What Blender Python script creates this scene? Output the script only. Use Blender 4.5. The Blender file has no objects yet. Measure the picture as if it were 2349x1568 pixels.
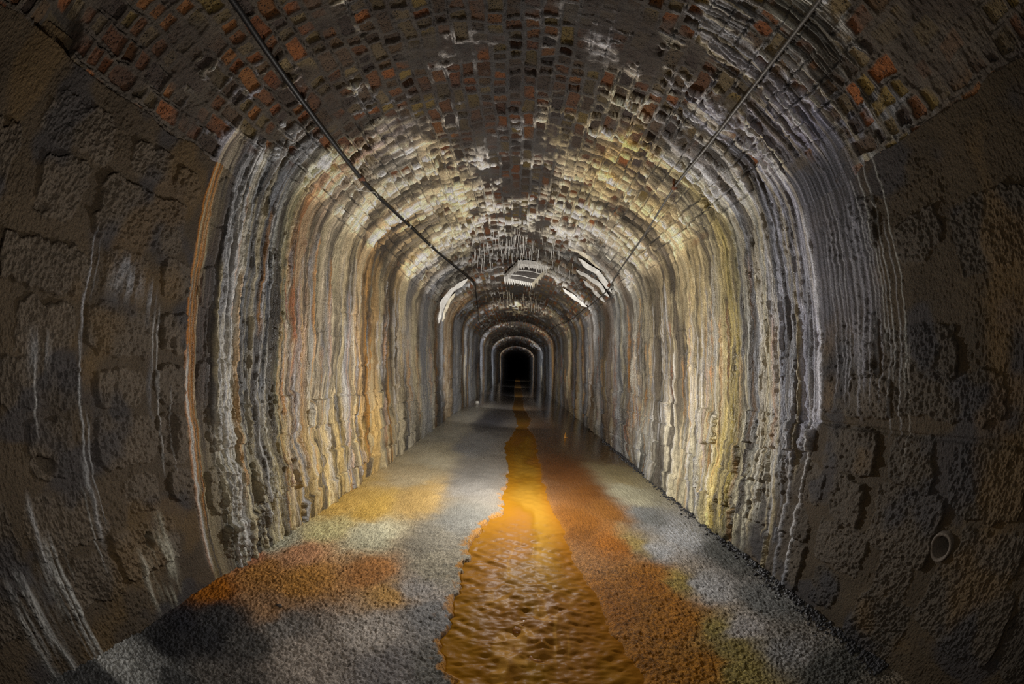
import bpy, math, random
import numpy as np
from mathutils import Vector

# ------------------------------------------------------------------ camera, world, lamps, exposure
sc = bpy.context.scene
COL = sc.collection
S = 1.3            # metres per modelling unit (one unit = eye height above the left edge of the floor)
UP = 1.14          # lifts the modelling frame so that the floor lies near z = 0
A, B, Y0, SH, FL = 1.35, .9, .72, .052, -1.07   # tunnel section: half width, rise of vault, springing, tilt, floor level

cam = bpy.data.cameras.new('camera')
cam_ob = bpy.data.objects.new('camera', cam)
COL.objects.link(cam_ob)
cam_ob.location = (0, 0, S * UP)
cam_ob.rotation_euler = (math.pi / 2 + .0640, 0, .0125)
cam.type = 'PANO'
pan = cam if hasattr(cam, 'panorama_type') else cam.cycles
pan.panorama_type = 'FISHEYE_EQUISOLID'
pan.fisheye_lens = 912 / 2349 * 36
pan.fisheye_fov = math.radians(215)
cam.sensor_width = 36
cam.sensor_height = 36 * 1568 / 2349
cam.clip_start, cam.clip_end = .02, 300
sc.camera = cam_ob

world = bpy.data.worlds.new('world')
sc.world = world
world.use_nodes = True
world.node_tree.nodes['Background'].inputs[0].default_value = (0, 0, 0, 1)
world.node_tree.nodes['Background'].inputs[1].default_value = 0

sc.cycles.use_denoising = False
sc.view_settings.view_transform = 'Standard'
sc.view_settings.look = 'None'
sc.view_settings.gamma = 1
sc.view_settings.use_curve_mapping = False
sc.view_settings.exposure = 0.68


def lamp(x, z, Y, watts, color=(1, .96, .88), soft=0.0, aim=None, cone=150):
    l = bpy.data.lights.new('unseen_lamp', 'SPOT' if aim else 'POINT')
    l.energy = watts
    if aim:
        l.spot_size = math.radians(cone)
        l.spot_blend = .6
    l.color = color
    l.shadow_soft_size = soft
    o = bpy.data.objects.new('unseen_lamp', l)
    o.location = (x * S, z * S, (Y + UP) * S)
    if aim:
        o.rotation_euler = Vector(aim).to_track_quat('-Z', 'Y').to_euler()
    COL.objects.link(o)
    return o


# the photographer's torch, unseen, then lamps added to carry light down the tunnel
lamp(.08, 2.85, -.3, 115, (1, .985, .97))
lamp(-.05, 4.0, -.2, 62, (1, .95, .87), aim=(0, .8, .6))
lamp(0, 6.0, -.2, 150, (1, .95, .88), aim=(0, .92, .4), cone=140)
lamp(0, 9.0, -.2, 170, (1, .95, .9), aim=(0, .95, .3), cone=132)
lamp(0, 13.5, -.2, 190, (.98, .97, .97), aim=(0, .95, .3), cone=128)
lamp(0, 20, -.2, 220, (.95, .96, 1), aim=(0, .95, .3), cone=126)
lamp(0, 30, -.2, 260, (.93, .95, 1), aim=(0, .95, .3), cone=126)
lamp(-.3, .35, -.05, 16, (1, .95, .88))  # fill lamp added near the camera to brighten the near walls

# ------------------------------------------------------------------ helpers
rng = np.random.default_rng(7)
random.seed(5)


def hsh(ix, iy, seed):
    h = (ix.astype(np.int64) * 374761393 + iy.astype(np.int64) * 668265263 + seed * 974634777) & 0xffffffff
    h = ((h ^ (h >> 13)) * 1274126177) & 0xffffffff
    h = ((h ^ (h >> 15)) * 2246822519) & 0xffffffff
    return ((h ^ (h >> 16)) & 0xffffff) / float(0xffffff)


def vn(x, y, seed=0):
    xi, yi = np.floor(x), np.floor(y)
    fx, fy = x - xi, y - yi
    fx = fx * fx * (3 - 2 * fx)
    fy = fy * fy * (3 - 2 * fy)
    a, b = hsh(xi, yi, seed), hsh(xi + 1, yi, seed)
    c, d = hsh(xi, yi + 1, seed), hsh(xi + 1, yi + 1, seed)
    return (a + (b - a) * fx) * (1 - fy) + (c + (d - c) * fx) * fy


def fbm(x, y, o=3, seed=0):
    r, w, t = 0, 1., 0
    for i in range(o):
        r = r + w * vn(x * 2 ** i + i * 17.3, y * 2 ** i - i * 9.7, seed + i)
        t += w
        w *= .5
    return r / t


def sst(a, b, x):
    t = np.clip((x - a) / (b - a), 0, 1)
    return t * t * (3 - 2 * t)


def mix(a, b, w):
    return a + (b - a) * w


def mixc(col, rgb, w):
    return col + (np.asarray(rgb, float) - col) * w[..., None]


def table(xs, tab):
    t = np.array(tab, float)
    return np.stack([np.interp(xs, t[:, 0], t[:, i]) for i in range(1, t.shape[1])], -1)


def profile(s):
    """Section of the tunnel by arc length s from the left floor corner: x, y, inward normal."""
    P = np.concatenate([np.stack([np.full(800, -A), np.linspace(FL - .1, Y0, 800)], 1),
                        np.stack([A * np.cos(np.linspace(np.pi, 0, 3000)[1:]), Y0 + B * np.sin(np.linspace(np.pi, 0, 3000)[1:])], 1),
                        np.stack([np.full(799, A), np.linspace(Y0, FL - .1, 800)[1:]], 1)])
    ss = np.concatenate([[0], np.cumsum(np.hypot(*np.diff(P, axis=0).T))]) - .1
    x, y = np.interp(s, ss, P[:, 0]), np.interp(s, ss, P[:, 1])
    e = 2e-3
    tx = np.interp(s + e, ss, P[:, 0]) - np.interp(s - e, ss, P[:, 0])
    ty = np.interp(s + e, ss, P[:, 1]) - np.interp(s - e, ss, P[:, 1])
    l = np.hypot(tx, ty)
    return x, y, ty / l, -tx / l


STOT = 1.79 * 2 + 3.572


def place(x, y, z):
    """Modelling frame (x, level y, depth z) -> metres."""
    return np.stack([x * S, z * S, (y - SH * x + UP) * S], -1)


def surf_pt(s, z, off=0.):
    x, y, nx, ny = profile(np.array([float(s)]))
    p = place(x + nx * off, y + ny * off, np.array([float(z)]))[0]
    return tuple(float(v) for v in p)


def grid_mesh(name, P, col=None, attrs=None, uv=None, mat=None, parent=None, flip=False):
    n, m = P.shape[:2]
    idx = np.arange(n * m).reshape(n, m)
    q = np.stack([idx[:-1, :-1], idx[1:, :-1], idx[1:, 1:], idx[:-1, 1:]], -1).reshape(-1, 4)
    if flip:
        q = q[:, ::-1]
    me = bpy.data.meshes.new(name)
    me.vertices.add(n * m)
    me.vertices.foreach_set('co', P.reshape(-1).astype(np.float32))
    me.loops.add(q.size)
    me.loops.foreach_set('vertex_index', q.reshape(-1).astype(np.int32))
    me.polygons.add(len(q))
    me.polygons.foreach_set('loop_start', np.arange(0, q.size, 4, dtype=np.int32))
    me.polygons.foreach_set('loop_total', np.full(len(q), 4, dtype=np.int32))
    me.update(calc_edges=True)
    me.polygons.foreach_set('use_smooth', np.ones(len(q), dtype=bool))
    if col is not None:
        a = me.color_attributes.new('albedo', 'FLOAT_COLOR', 'POINT')
        c = np.ones((n * m, 4), np.float32)
        c[:, :3] = np.clip(col.reshape(-1, 3), .004, .9)
        a.data.foreach_set('color', c.reshape(-1))
    for k, v in (attrs or {}).items():
        at = me.attributes.new(k, 'FLOAT', 'POINT')
        at.data.foreach_set('value', np.ascontiguousarray(np.broadcast_to(v, (n, m))).reshape(-1).astype(np.float32))
    if uv is not None:
        at = me.attributes.new('surface', 'FLOAT_VECTOR', 'POINT')
        w = np.zeros((n * m, 3), np.float32)
        w[:, 0] = uv[0].reshape(-1)
        w[:, 1] = uv[1].reshape(-1)
        at.data.foreach_set('vector', w.reshape(-1))
    if mat:
        me.materials.append(mat)
    return link(name, me, parent)


def link(name, me, parent=None):
    o = bpy.data.objects.new(name, me)
    COL.objects.link(o)
    if parent:
        o.parent = parent
    return o


def mesh(name, verts, faces, mat=None, parent=None, smooth=True):
    me = bpy.data.meshes.new(name)
    me.from_pydata([tuple(v) for v in verts], [], faces)
    if smooth:
        me.polygons.foreach_set('use_smooth', [True] * len(me.polygons))
    me.update()
    if mat:
        me.materials.append(mat)
    return link(name, me, parent)


def tag(o, label, cat, group=None, kind=None):
    o['label'] = label
    o['category'] = cat
    if group:
        o['group'] = group
    if kind:
        o['kind'] = kind
    return o


def structure(o, label=None):
    o['kind'] = 'structure'
    if label:
        o['label'] = label
    return o


def empty(name, loc):
    o = bpy.data.objects.new(name, None)
    o.location = loc
    o.empty_display_size = .05
    COL.objects.link(o)
    return o


def tube(path, rad, n=10, closed_ends=True):
    """verts, faces of a tube along a list of 3-D points; rad a number or one per point."""
    pts = [np.array(p, float) for p in path]
    vs, fs = [], []
    up = np.array([0, 0, 1.])
    for i, p in enumerate(pts):
        t = pts[min(i + 1, len(pts) - 1)] - pts[max(i - 1, 0)]
        t /= np.linalg.norm(t) + 1e-12
        a = np.cross(t, up if abs(t[2]) < .95 else np.array([0, 1., 0]))
        a /= np.linalg.norm(a)
        b = np.cross(a, t)
        r = rad[i] if hasattr(rad, '__len__') else rad
        for k in range(n):
            w = 2 * math.pi * k / n
            vs.append(p + r * (math.cos(w) * a + math.sin(w) * b))
    for i in range(len(pts) - 1):
        for k in range(n):
            k2 = (k + 1) % n
            fs.append((i * n + k, i * n + k2, (i + 1) * n + k2, (i + 1) * n + k))
    if closed_ends:
        fs.append(tuple(range(n))[::-1])
        fs.append(tuple((len(pts) - 1) * n + k for k in range(n)))
    return vs, fs


def smooth_path(ctrl, n):
    c = np.array(ctrl, float)
    t = np.concatenate([[0], np.cumsum(np.linalg.norm(np.diff(c, axis=0), axis=1))])
    # Catmull-Rom by arc length
    out = []
    for u in np.linspace(0, t[-1], n):
        i = min(max(np.searchsorted(t, u) - 1, 0), len(c) - 2)
        f = (u - t[i]) / (t[i + 1] - t[i] + 1e-12)
        p0, p1, p2, p3 = c[max(i - 1, 0)], c[i], c[i + 1], c[min(i + 2, len(c) - 1)]
        m1 = (p2 - p0) / 2 if i > 0 else p2 - p1
        m2 = (p3 - p1) / 2 if i + 2 < len(c) else p2 - p1
        d = t[i + 1] - t[i]
        if i > 0:
            m1 = (p2 - p0) / (t[i + 1] - t[i - 1]) * d
        if i + 2 < len(c):
            m2 = (p3 - p1) / (t[i + 2] - t[i]) * d
        h = f
        out.append((2 * h**3 - 3 * h**2 + 1) * p1 + (h**3 - 2 * h**2 + h) * m1 + (-2 * h**3 + 3 * h**2) * p2 + (h**3 - h**2) * m2)
    return out


# ------------------------------------------------------------------ materials
class Nodes:
    def __init__(self, name):
        self.m = bpy.data.materials.new(name)
        self.m.use_nodes = True
        self.t = self.m.node_tree
        self.b = self.t.nodes['Principled BSDF']

    def n(self, typ, ins=None, **kw):
        x = self.t.nodes.new(typ)
        for k, v in kw.items():
            setattr(x, k, v)
        for k, v in (ins or {}).items():
            if hasattr(v, 'links'):
                self.t.links.new(v, x.inputs[k])
            else:
                x.inputs[k].default_value = v
        return x

    def math(self, op, a, b=0., c=None):
        ins = {0: a, 1: b}
        if c is not None:
            ins[2] = c
        return self.n('ShaderNodeMath', ins, operation=op).outputs[0]

    def rng(self, v, a, b, c, d):
        return self.n('ShaderNodeMapRange', {0: v, 1: a, 2: b, 3: c, 4: d}).outputs[0]

    def attr(self, name):
        return self.n('ShaderNodeAttribute', attribute_name=name)

    def noise(self, vec, scale, detail=3., rough=.55):
        return self.n('ShaderNodeTexNoise', {'Vector': vec, 'Scale': scale, 'Detail': detail, 'Roughness': rough}).outputs[0]

    def out(self, **kw):
        for k, v in kw.items():
            k = k.replace('_', ' ')
            if hasattr(v, 'links'):
                self.t.links.new(v, self.b.inputs[k])
            else:
                self.b.inputs[k].default_value = v
        return self.m


def masonry_material(name, streaky, pores, spec=.4):
    N = Nodes(name)
    alb = N.attr('albedo').outputs['Color']
    dep = N.attr('coat').outputs['Fac']
    rou = N.attr('gloss').outputs['Fac']
    uv = N.attr('surface').outputs['Vector']
    grain = N.noise(uv, 95., 4., .65)
    fine = N.noise(uv, 330., 2., .6)
    vary = N.rng(grain, .3, .7, .62, 1.38)
    h = N.math('MULTIPLY_ADD', fine, .35, grain)
    if streaky:
        mp = N.n('ShaderNodeMapping', {0: uv, 3: (1.6, 60., 1.)}).outputs[0]
        st = N.noise(mp, 1.0, 4., .6)
        sv = N.rng(st, .3, .7, .55, 1.4)
        one = N.math('MULTIPLY_ADD', N.math('SUBTRACT', sv, 1.), dep, 1.)
        vary = N.math('MULTIPLY', vary, one)
        h = N.math('MULTIPLY_ADD', N.math('MULTIPLY', st, 1.7), dep, h)
    if pores:
        bm = N.attr('brick').outputs['Fac']
        vo = N.n('ShaderNodeTexVoronoi', {'Vector': uv, 'Scale': 62.}, feature='F1').outputs['Distance']
        hole = N.math('MULTIPLY', N.rng(vo, .2, .3, 1., 0.), bm)
        vary = N.math('MULTIPLY', vary, N.math('MULTIPLY_ADD', hole, -.75, 1.))
        h = N.math('MULTIPLY_ADD', hole, -.7, h)
    colr = N.n('ShaderNodeVectorMath', {0: alb, 1: vary}, operation='MULTIPLY').outputs[0]
    bump = N.n('ShaderNodeBump', {'Strength': N.rng(rou, .1, .35, .06, 1.), 'Distance': .016, 'Height': h}).outputs[0]
    return N.out(Base_Color=colr, Roughness=rou, Normal=bump, Specular_IOR_Level=N.rng(rou, .1, .4, .4, .1) if spec is None else spec)


def plain_material(name, rgb, rough=.6, metal=0., nscale=60., amp=.25, bump=.003, rgb2=None, spec=.4):
    N = Nodes(name)
    co = N.n('ShaderNodeTexCoord').outputs['Object']
    nz = N.noise(co, nscale, 4., .6)
    r2 = rgb2 or tuple(c * (1 - amp * 2) for c in rgb)
    c = N.n('ShaderNodeMix', {0: N.rng(nz, .35, .65, 0., 1.), 6: (*r2, 1), 7: (*rgb, 1)}, data_type='RGBA').outputs[2]
    b = N.n('ShaderNodeBump', {'Strength': .7, 'Distance': bump, 'Height': nz}).outputs[0]
    return N.out(Base_Color=c, Roughness=rough, Metallic=metal, Normal=b, Specular_IOR_Level=spec)


M_WALL = masonry_material('stained_masonry', True, False)
M_VAULT = masonry_material('vault_brick', True, True)
M_FLOOR = masonry_material('wet_floor', False, False, None)
M_CALC = plain_material('calcite', (.84, .83, .79), .35, nscale=40., amp=.12)
M_CALCW = plain_material('cream_calcite', (.66, .6, .46), .4, nscale=50., amp=.15)
M_RUBBER = plain_material('black_rubber', (.012, .012, .013), .45, nscale=80.)
M_STEEL = plain_material('grey_steel', (.2, .19, .175), .5, .6, nscale=120.)
M_RUST = plain_material('rust', (.24, .09, .035), .8, nscale=150., rgb2=(.05, .03, .025), bump=.006)
M_WIRE = plain_material('pale_wire', (.5, .48, .42), .5, .3)
M_BOARD = plain_material('wet_board', (.085, .075, .07), .5, nscale=25., bump=.004)
M_PIPE = plain_material('clay_pipe', (.13, .105, .08), .7, nscale=90.)
M_BORE = plain_material('pipe_dark', (.006, .006, .006), .9)
M_GRIT = plain_material('dark_grit', (.045, .045, .05), .35, nscale=200., spec=.6)
M_STONE = plain_material('pebble', (.07, .055, .045), .55, nscale=120.)
M_OCHREROCK = plain_material('ochre_rock', (.30, .12, .02), .3, nscale=60., rgb2=(.16, .06, .012))
M_LEAF = plain_material('orange_scrap', (.7, .32, .06), .5, nscale=90.)
M_WHITE = plain_material('white_stone', (.6, .58, .52), .6, nscale=90.)

# ------------------------------------------------------------------ sampling of the long surfaces
STEP = .0030
TH = np.arange(math.radians(1.1), math.radians(113), .0021)[::-1]
ZC = A / np.tan(TH)
ZC = np.concatenate([[-4., -2., -1.2], ZC])
DZ = np.gradient(ZC)


def zeta(z):
    """Depth with the drip spacing growing towards the far end."""
    return np.where(z < 1.3, z, 1.3 + 3.25 * (1 - (1.3 / np.maximum(z, 1.3)) ** .4))


DZE = np.gradient(zeta(ZC))


def limitz(f, k=1.7):
    return np.clip((1 / f) / (DZE * k) - .3, 0, 1)[None, :]


def limit(f, k=1.7):
    """Fades detail of frequency f (per unit of depth) where the sampling of the mesh is too coarse for it."""
    return np.clip((1 / f) / (DZ * k) - .3, 0, 1)[None, :]


def streak_ridges(z, s, seed):
    """Relief of drip ridges running down a wall."""
    zm = zeta(z) + .012 * (vn(s * 5, z * 3, seed + 50) - .5) + .010 * (vn(s * 17, z * 9, seed + 51) - .5) + .004 * (vn(s * 48, z * 20, seed + 52) - .5)
    h = .012 * (vn(z * 52, s * 34, seed + 53) - .5) * limit(52) + .010 * (vn(z * 110, s * 80, seed + 54) - .5) * limit(110)
    for f, a in ((4, .018), (9, .018), (20, .018), (44, .022), (88, .020), (150, .010)):
        n = vn(zm * f, s * (1.1 + f * .03), seed + int(f))
        h = h + a * (.5 - np.abs(2 * n - 1)) * limitz(f)
    return h


def nodules(z, s, seed):
    return (fbm(z * 9, s * 6, 2, seed) * .6 + (1 - np.abs(2 * vn(z * 22, s * 15, seed + 5) - 1)) * .3 * limit(22)
            + vn(z * 45, s * 32, seed + 7) * .16 * limit(45) + vn(z * 95, s * 80, seed + 8) * .09 * limit(95))


def zwarp(z, s, seed):
    return z + .02 * (vn(s * 3, z * 0, seed + 11) - .5) * 2 * sst(1.2, 1.6, z) + .004 * (vn(s * 14, z * 0, seed + 12) - .5)


def slick_colour(z, s):
    k = sst(.35, .8, .6 * vn(zeta(z) * 95 + .5 * vn(s * 7, z * 4, 72), s * 1.3, 73) + .4 * vn(z * 40, s * .8, 74))
    return mixc(np.ones(z.shape + (3,)) * np.array((.055, .055, .064)), (.24, .24, .28), k)


def coat_relief(z, s, seed):
    lump = (nodules(z, s, seed + 80) - .45) * (.016 + .022 * sst(.97, .27, s))
    return streak_ridges(z, s, seed + 70) * .9 + lump + .012


def drip_colours(c, z, zz, s, seed):
    """Lime and rust drips over the crust, their contrast raised in place of raking light."""
    fade = np.clip(1.5 - z / 14, .8, 1)
    zm = zeta(zz) + .010 * (vn(s * 6, z * 3, seed + 50) - .5)
    n1 = vn(zm * 80, s * 1.6, seed + 60)
    n2 = vn(zm * 150, s * 2.6, seed + 61)
    n3 = vn(zm * 28, s * .8, seed + 62)
    n1 = mix(n1, vn(zm * 90, s * 9, seed + 67), .25)
    n2 = mix(n2, vn(zm * 150, s * 34, seed + 68), .4)
    k = .5 * n1 + .3 * n2 + .35 * n3 - .60
    c = c * np.clip(.86 + 2.6 * fade * k, .13, 1.9)[..., None]  # pale and dark streaks; raking-light contrast is put into the drip colour
    c = mixc(c, CREAM, .45 * fade * sst(.62, .8, vn(zm * 46, s * 1.1, seed + 63)))
    c = mixc(c, (.085, .07, .055), .75 * fade * sst(.58, .74, vn(zm * 62, s * .9, seed + 64)))
    far = sst(3, 7, z)
    fn = vn(zeta(z) * 19, s * .12, seed + 65)
    fm = vn(zeta(z) * 34, s * .15, seed + 66)
    c = mixc(c, (.05, .045, .045), .8 * far * sst(.42, .7, fn))
    c = mixc(c, (.36, .38, .42), .65 * far * sst(.55, .8, fm))
    c = mixc(c, (.34, .18, .05), .5 * far * sst(.58, .8, 1 - fm))
    return c


def blocks(zz, yy, lst, wob, seed):
    """Mask and height of squared stones (z0, z1, y0, y1)."""
    m = np.zeros_like(zz)
    hh = np.zeros_like(zz)
    tint = np.ones_like(zz)
    wz = wob * (fbm(zz * 7, yy * 7, 3, seed) - .5) + .35 * wob * (vn(zz * 40, yy * 40, seed + 9) - .5)
    wy = wob * (fbm(zz * 7 + 40, yy * 7, 3, seed + 3) - .5) + .35 * wob * (vn(zz * 40, yy * 40 + 9, seed + 8) - .5)
    r = random.Random(seed)
    for b in lst:
        z0, z1, y0, y1 = b[:4]
        up = b[4] if len(b) > 4 else r.uniform(.009, .020)
        t = r.uniform(.8, 1.25)
        tz, ty = r.uniform(-.03, .03), r.uniform(-.03, .03)
        dz = np.abs(zz + wz - (z0 + z1) / 2) - (z1 - z0) / 2
        dy = np.abs(yy + wy - (y0 + y1) / 2) - (y1 - y0) / 2
        d = np.maximum(dz, dy) + .3 * np.sqrt(np.clip(dz + .03, 0, None) * np.clip(dy + .03, 0, None)) - .012
        w = sst(.005, -.004, d + .018 * (vn(zz * 26, yy * 26, seed + 12) - .5))
        up2 = up + tz * (zz - (z0 + z1) / 2) / .4 + ty * (yy - (y0 + y1) / 2) / .3
        better = w > m
        hh = np.where(better, up2 * w, hh)
        tint = np.where(better, t, tint)
        m = np.maximum(m, w)
    return m, hh, tint


VAULT_STAINS=[(1.90,-0.09,0,.1,.07,.05),(1.99,0.43,0,.1,.07,.05),(2.47,0.80,0,.1,.08,.06),(2.94,1.34,.1,.2,.18,.16),(3.55,1.27,.12,.25,.24,.24),(4.00,1.24,.3,.35,.34,.35),(4.16,1.06,.15,.3,.3,.3),(4.50,0.84,.6,.36,.36,.37),(4.60,0.66,.7,.5,.49,.42),(4.86,0.69,.5,.4,.38,.33),(5.04,0.28,0,.1,.1,.1),(5.27,0.12,0,.1,.1,.1),(5.16,-0.36,0,.1,.1,.1),(1.88,-0.40,0,.1,.1,.1),(1.72,-0.17,0,.1,.1,.1),(2.02,0.88,.1,.3,.3,.33),(2.22,1.23,.3,.4,.4,.46),(2.03,1.25,.5,.38,.38,.44),(1.92,1.08,.25,.4,.4,.45),(2.48,1.57,.08,.3,.25,.2),(2.83,1.75,.35,.38,.38,.41),(2.64,2.10,.65,.45,.44,.42),(2.95,2.53,.55,.5,.4,.24),(3.31,2.08,.25,.35,.34,.34),(3.55,1.86,.1,.2,.2,.2),(3.55,2.36,.22,.3,.29,.28),(3.88,2.17,.4,.45,.36,.2),(4.12,1.91,.45,.42,.36,.24),(4.33,2.17,.7,.48,.31,.1),(4.26,2.55,.6,.5,.33,.12),(4.46,1.64,.5,.38,.37,.38),(4.58,1.30,.5,.36,.36,.44),(4.85,1.28,.5,.34,.34,.43),(5.01,1.08,.5,.31,.31,.42),(5.13,0.85,.4,.26,.26,.32),(5.22,0.78,.3,.4,.4,.36),(4.84,1.79,.8,.42,.42,.5),(4.88,2.19,.8,.58,.53,.38),(5.09,1.59,.8,.45,.45,.56),(5.26,1.30,.8,.42,.42,.56),(4.72,2.76,.7,.52,.37,.16),(4.20,3.18,.5,.55,.46,.26),(3.61,3.50,.28,.4,.36,.28),(3.00,3.38,.6,.55,.44,.24),(2.49,2.86,.8,.5,.45,.33),(2.19,2.11,.8,.53,.51,.42),(1.99,2.03,.85,.6,.5,.32),(2.05,1.69,.8,.5,.5,.46),(2.08,3.17,.85,.52,.42,.26),(2.49,3.61,.75,.55,.45,.26),(2.80,4.69,.7,.6,.52,.34),(3.55,4.38,.4,.5,.46,.36),(3.54,5.47,.36,.72,.72,.72),(3.11,5.84,.4,.72,.72,.72),(4.20,4.79,.55,.7,.68,.62),(4.65,4.55,.85,.75,.75,.73),(4.78,3.56,.8,.58,.48,.28),(2.48,6.68,.9,.7,.68,.6),(3.49,8.74,.12,.25,.2,.15),(4.16,8.31,.2,.3,.25,.2),(2.74,8.26,.25,.3,.27,.24),(4.68,6.43,.3,.4,.38,.33),(3.54,11.09,.55,.55,.45,.26),(2.53,10.28,.5,.55,.5,.35),(4.53,9.85,.5,.5,.42,.25),(3.54,13.70,.2,.25,.2,.15),(3.53,16.87,.4,.45,.4,.3),(3.53,21.91,.15,.2,.17,.15),(3.52,31.19,.4,.4,.4,.42),(3.49,54.05,.1,.2,.2,.2),(5.06,2.78,.8,.5,.42,.28),(5.22,2.25,.8,.5,.42,.25),(2.12,2.61,.85,.6,.52,.36),]
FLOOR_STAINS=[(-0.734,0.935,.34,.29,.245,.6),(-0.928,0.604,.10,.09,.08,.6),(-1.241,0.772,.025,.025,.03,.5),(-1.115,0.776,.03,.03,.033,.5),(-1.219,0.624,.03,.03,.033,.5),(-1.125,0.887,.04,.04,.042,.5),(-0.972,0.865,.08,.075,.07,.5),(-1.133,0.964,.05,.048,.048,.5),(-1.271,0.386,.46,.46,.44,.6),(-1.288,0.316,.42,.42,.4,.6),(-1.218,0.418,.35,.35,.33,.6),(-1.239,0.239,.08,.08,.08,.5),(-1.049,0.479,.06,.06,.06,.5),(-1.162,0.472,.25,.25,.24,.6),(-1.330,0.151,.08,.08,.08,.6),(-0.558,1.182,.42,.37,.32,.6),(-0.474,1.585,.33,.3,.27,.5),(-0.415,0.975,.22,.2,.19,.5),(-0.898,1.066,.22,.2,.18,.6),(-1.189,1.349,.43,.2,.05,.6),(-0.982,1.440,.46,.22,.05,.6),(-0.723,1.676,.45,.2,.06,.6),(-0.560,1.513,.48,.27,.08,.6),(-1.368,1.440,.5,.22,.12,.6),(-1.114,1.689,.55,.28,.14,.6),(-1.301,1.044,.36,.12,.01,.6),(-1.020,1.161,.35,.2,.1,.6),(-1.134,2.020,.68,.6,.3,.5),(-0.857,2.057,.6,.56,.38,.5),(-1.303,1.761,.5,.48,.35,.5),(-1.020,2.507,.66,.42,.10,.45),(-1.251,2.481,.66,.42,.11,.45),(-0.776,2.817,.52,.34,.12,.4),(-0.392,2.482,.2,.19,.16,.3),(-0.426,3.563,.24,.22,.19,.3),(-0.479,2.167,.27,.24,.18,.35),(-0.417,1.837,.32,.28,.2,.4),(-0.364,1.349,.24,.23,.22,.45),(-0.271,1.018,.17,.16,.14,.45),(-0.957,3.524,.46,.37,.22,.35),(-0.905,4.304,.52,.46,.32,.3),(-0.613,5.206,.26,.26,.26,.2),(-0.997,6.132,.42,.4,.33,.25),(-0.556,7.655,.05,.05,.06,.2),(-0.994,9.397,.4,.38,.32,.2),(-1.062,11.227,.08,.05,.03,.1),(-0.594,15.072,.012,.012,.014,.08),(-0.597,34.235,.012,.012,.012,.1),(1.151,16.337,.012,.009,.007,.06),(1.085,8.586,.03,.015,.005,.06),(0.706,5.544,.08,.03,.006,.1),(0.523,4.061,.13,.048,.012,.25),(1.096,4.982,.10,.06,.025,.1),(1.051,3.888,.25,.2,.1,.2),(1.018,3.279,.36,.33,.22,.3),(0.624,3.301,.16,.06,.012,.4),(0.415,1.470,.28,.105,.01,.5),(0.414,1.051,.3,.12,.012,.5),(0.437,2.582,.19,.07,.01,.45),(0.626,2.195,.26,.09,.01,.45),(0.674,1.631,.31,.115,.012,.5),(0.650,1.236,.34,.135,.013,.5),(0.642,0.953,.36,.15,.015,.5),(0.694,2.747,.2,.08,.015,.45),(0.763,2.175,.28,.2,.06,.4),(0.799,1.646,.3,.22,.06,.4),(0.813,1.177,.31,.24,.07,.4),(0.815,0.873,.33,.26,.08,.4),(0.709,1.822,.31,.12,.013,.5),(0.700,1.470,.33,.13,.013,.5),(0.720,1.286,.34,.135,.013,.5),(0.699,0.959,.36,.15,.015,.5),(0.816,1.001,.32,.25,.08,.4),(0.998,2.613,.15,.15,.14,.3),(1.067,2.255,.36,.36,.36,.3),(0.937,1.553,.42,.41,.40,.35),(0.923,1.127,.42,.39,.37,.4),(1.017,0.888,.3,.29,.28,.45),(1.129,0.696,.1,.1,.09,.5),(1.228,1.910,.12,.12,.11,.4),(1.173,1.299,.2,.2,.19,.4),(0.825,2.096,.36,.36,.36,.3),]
RIGHT_BLOCKS = [(.98, 1.3, -.366, -.213), (.644, .867, -.383, -.22), (.193, .541, -.403, -.218), (1.276, 1.601, -.582, -.405), (1.004, 1.187, -.594, -.413), (.567, .906, -.632, -.406), (.118, .42, -.603, -.455), (.91, 1.221, -.798, -.622), (.614, .79, -.802, -.65), (.032, .491, -.842, -.61), (1.329, 1.561, -.773, -.643), (1.309, 1.605, -1.06, -.802), (1.005, 1.168, -1.017, -.841), (1.675, 2.048, -.807, -.618), (1.719, 1.945, -.564, -.43), (2.057, 2.312, -.577, -.424), (1.391, 1.606, -.326, -.221), (1.667, 2.002, -.376, -.208), (2.369, 2.643, -.458, -.244), (.52, .832, -1.052, -.817), (.987, 1.342, .027, .22, .008), (.554, .937, .021, .151, .01), (.911, 1.343, -.139, .009, .012), (.346, .874, -.125, -.002, .014), (.58, .79, .412, .526), (-.3, .08, -.42, -.22), (-.4, .0, -.62, -.46), (-.5, -.02, -.84, -.64), (1.65, 1.9, -1.04, -.85), (2.1, 2.4, -.8, -.62), (2.05, 2.5, -1.03, -.84), (2.7, 3.0, -.58, -.4), (2.55, 2.9, -.8, -.62), (.1, .5, .3, .5, .01), (-.4, .05, .1, .3, .01), (.9, 1.25, .5, .68, .008)]
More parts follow.
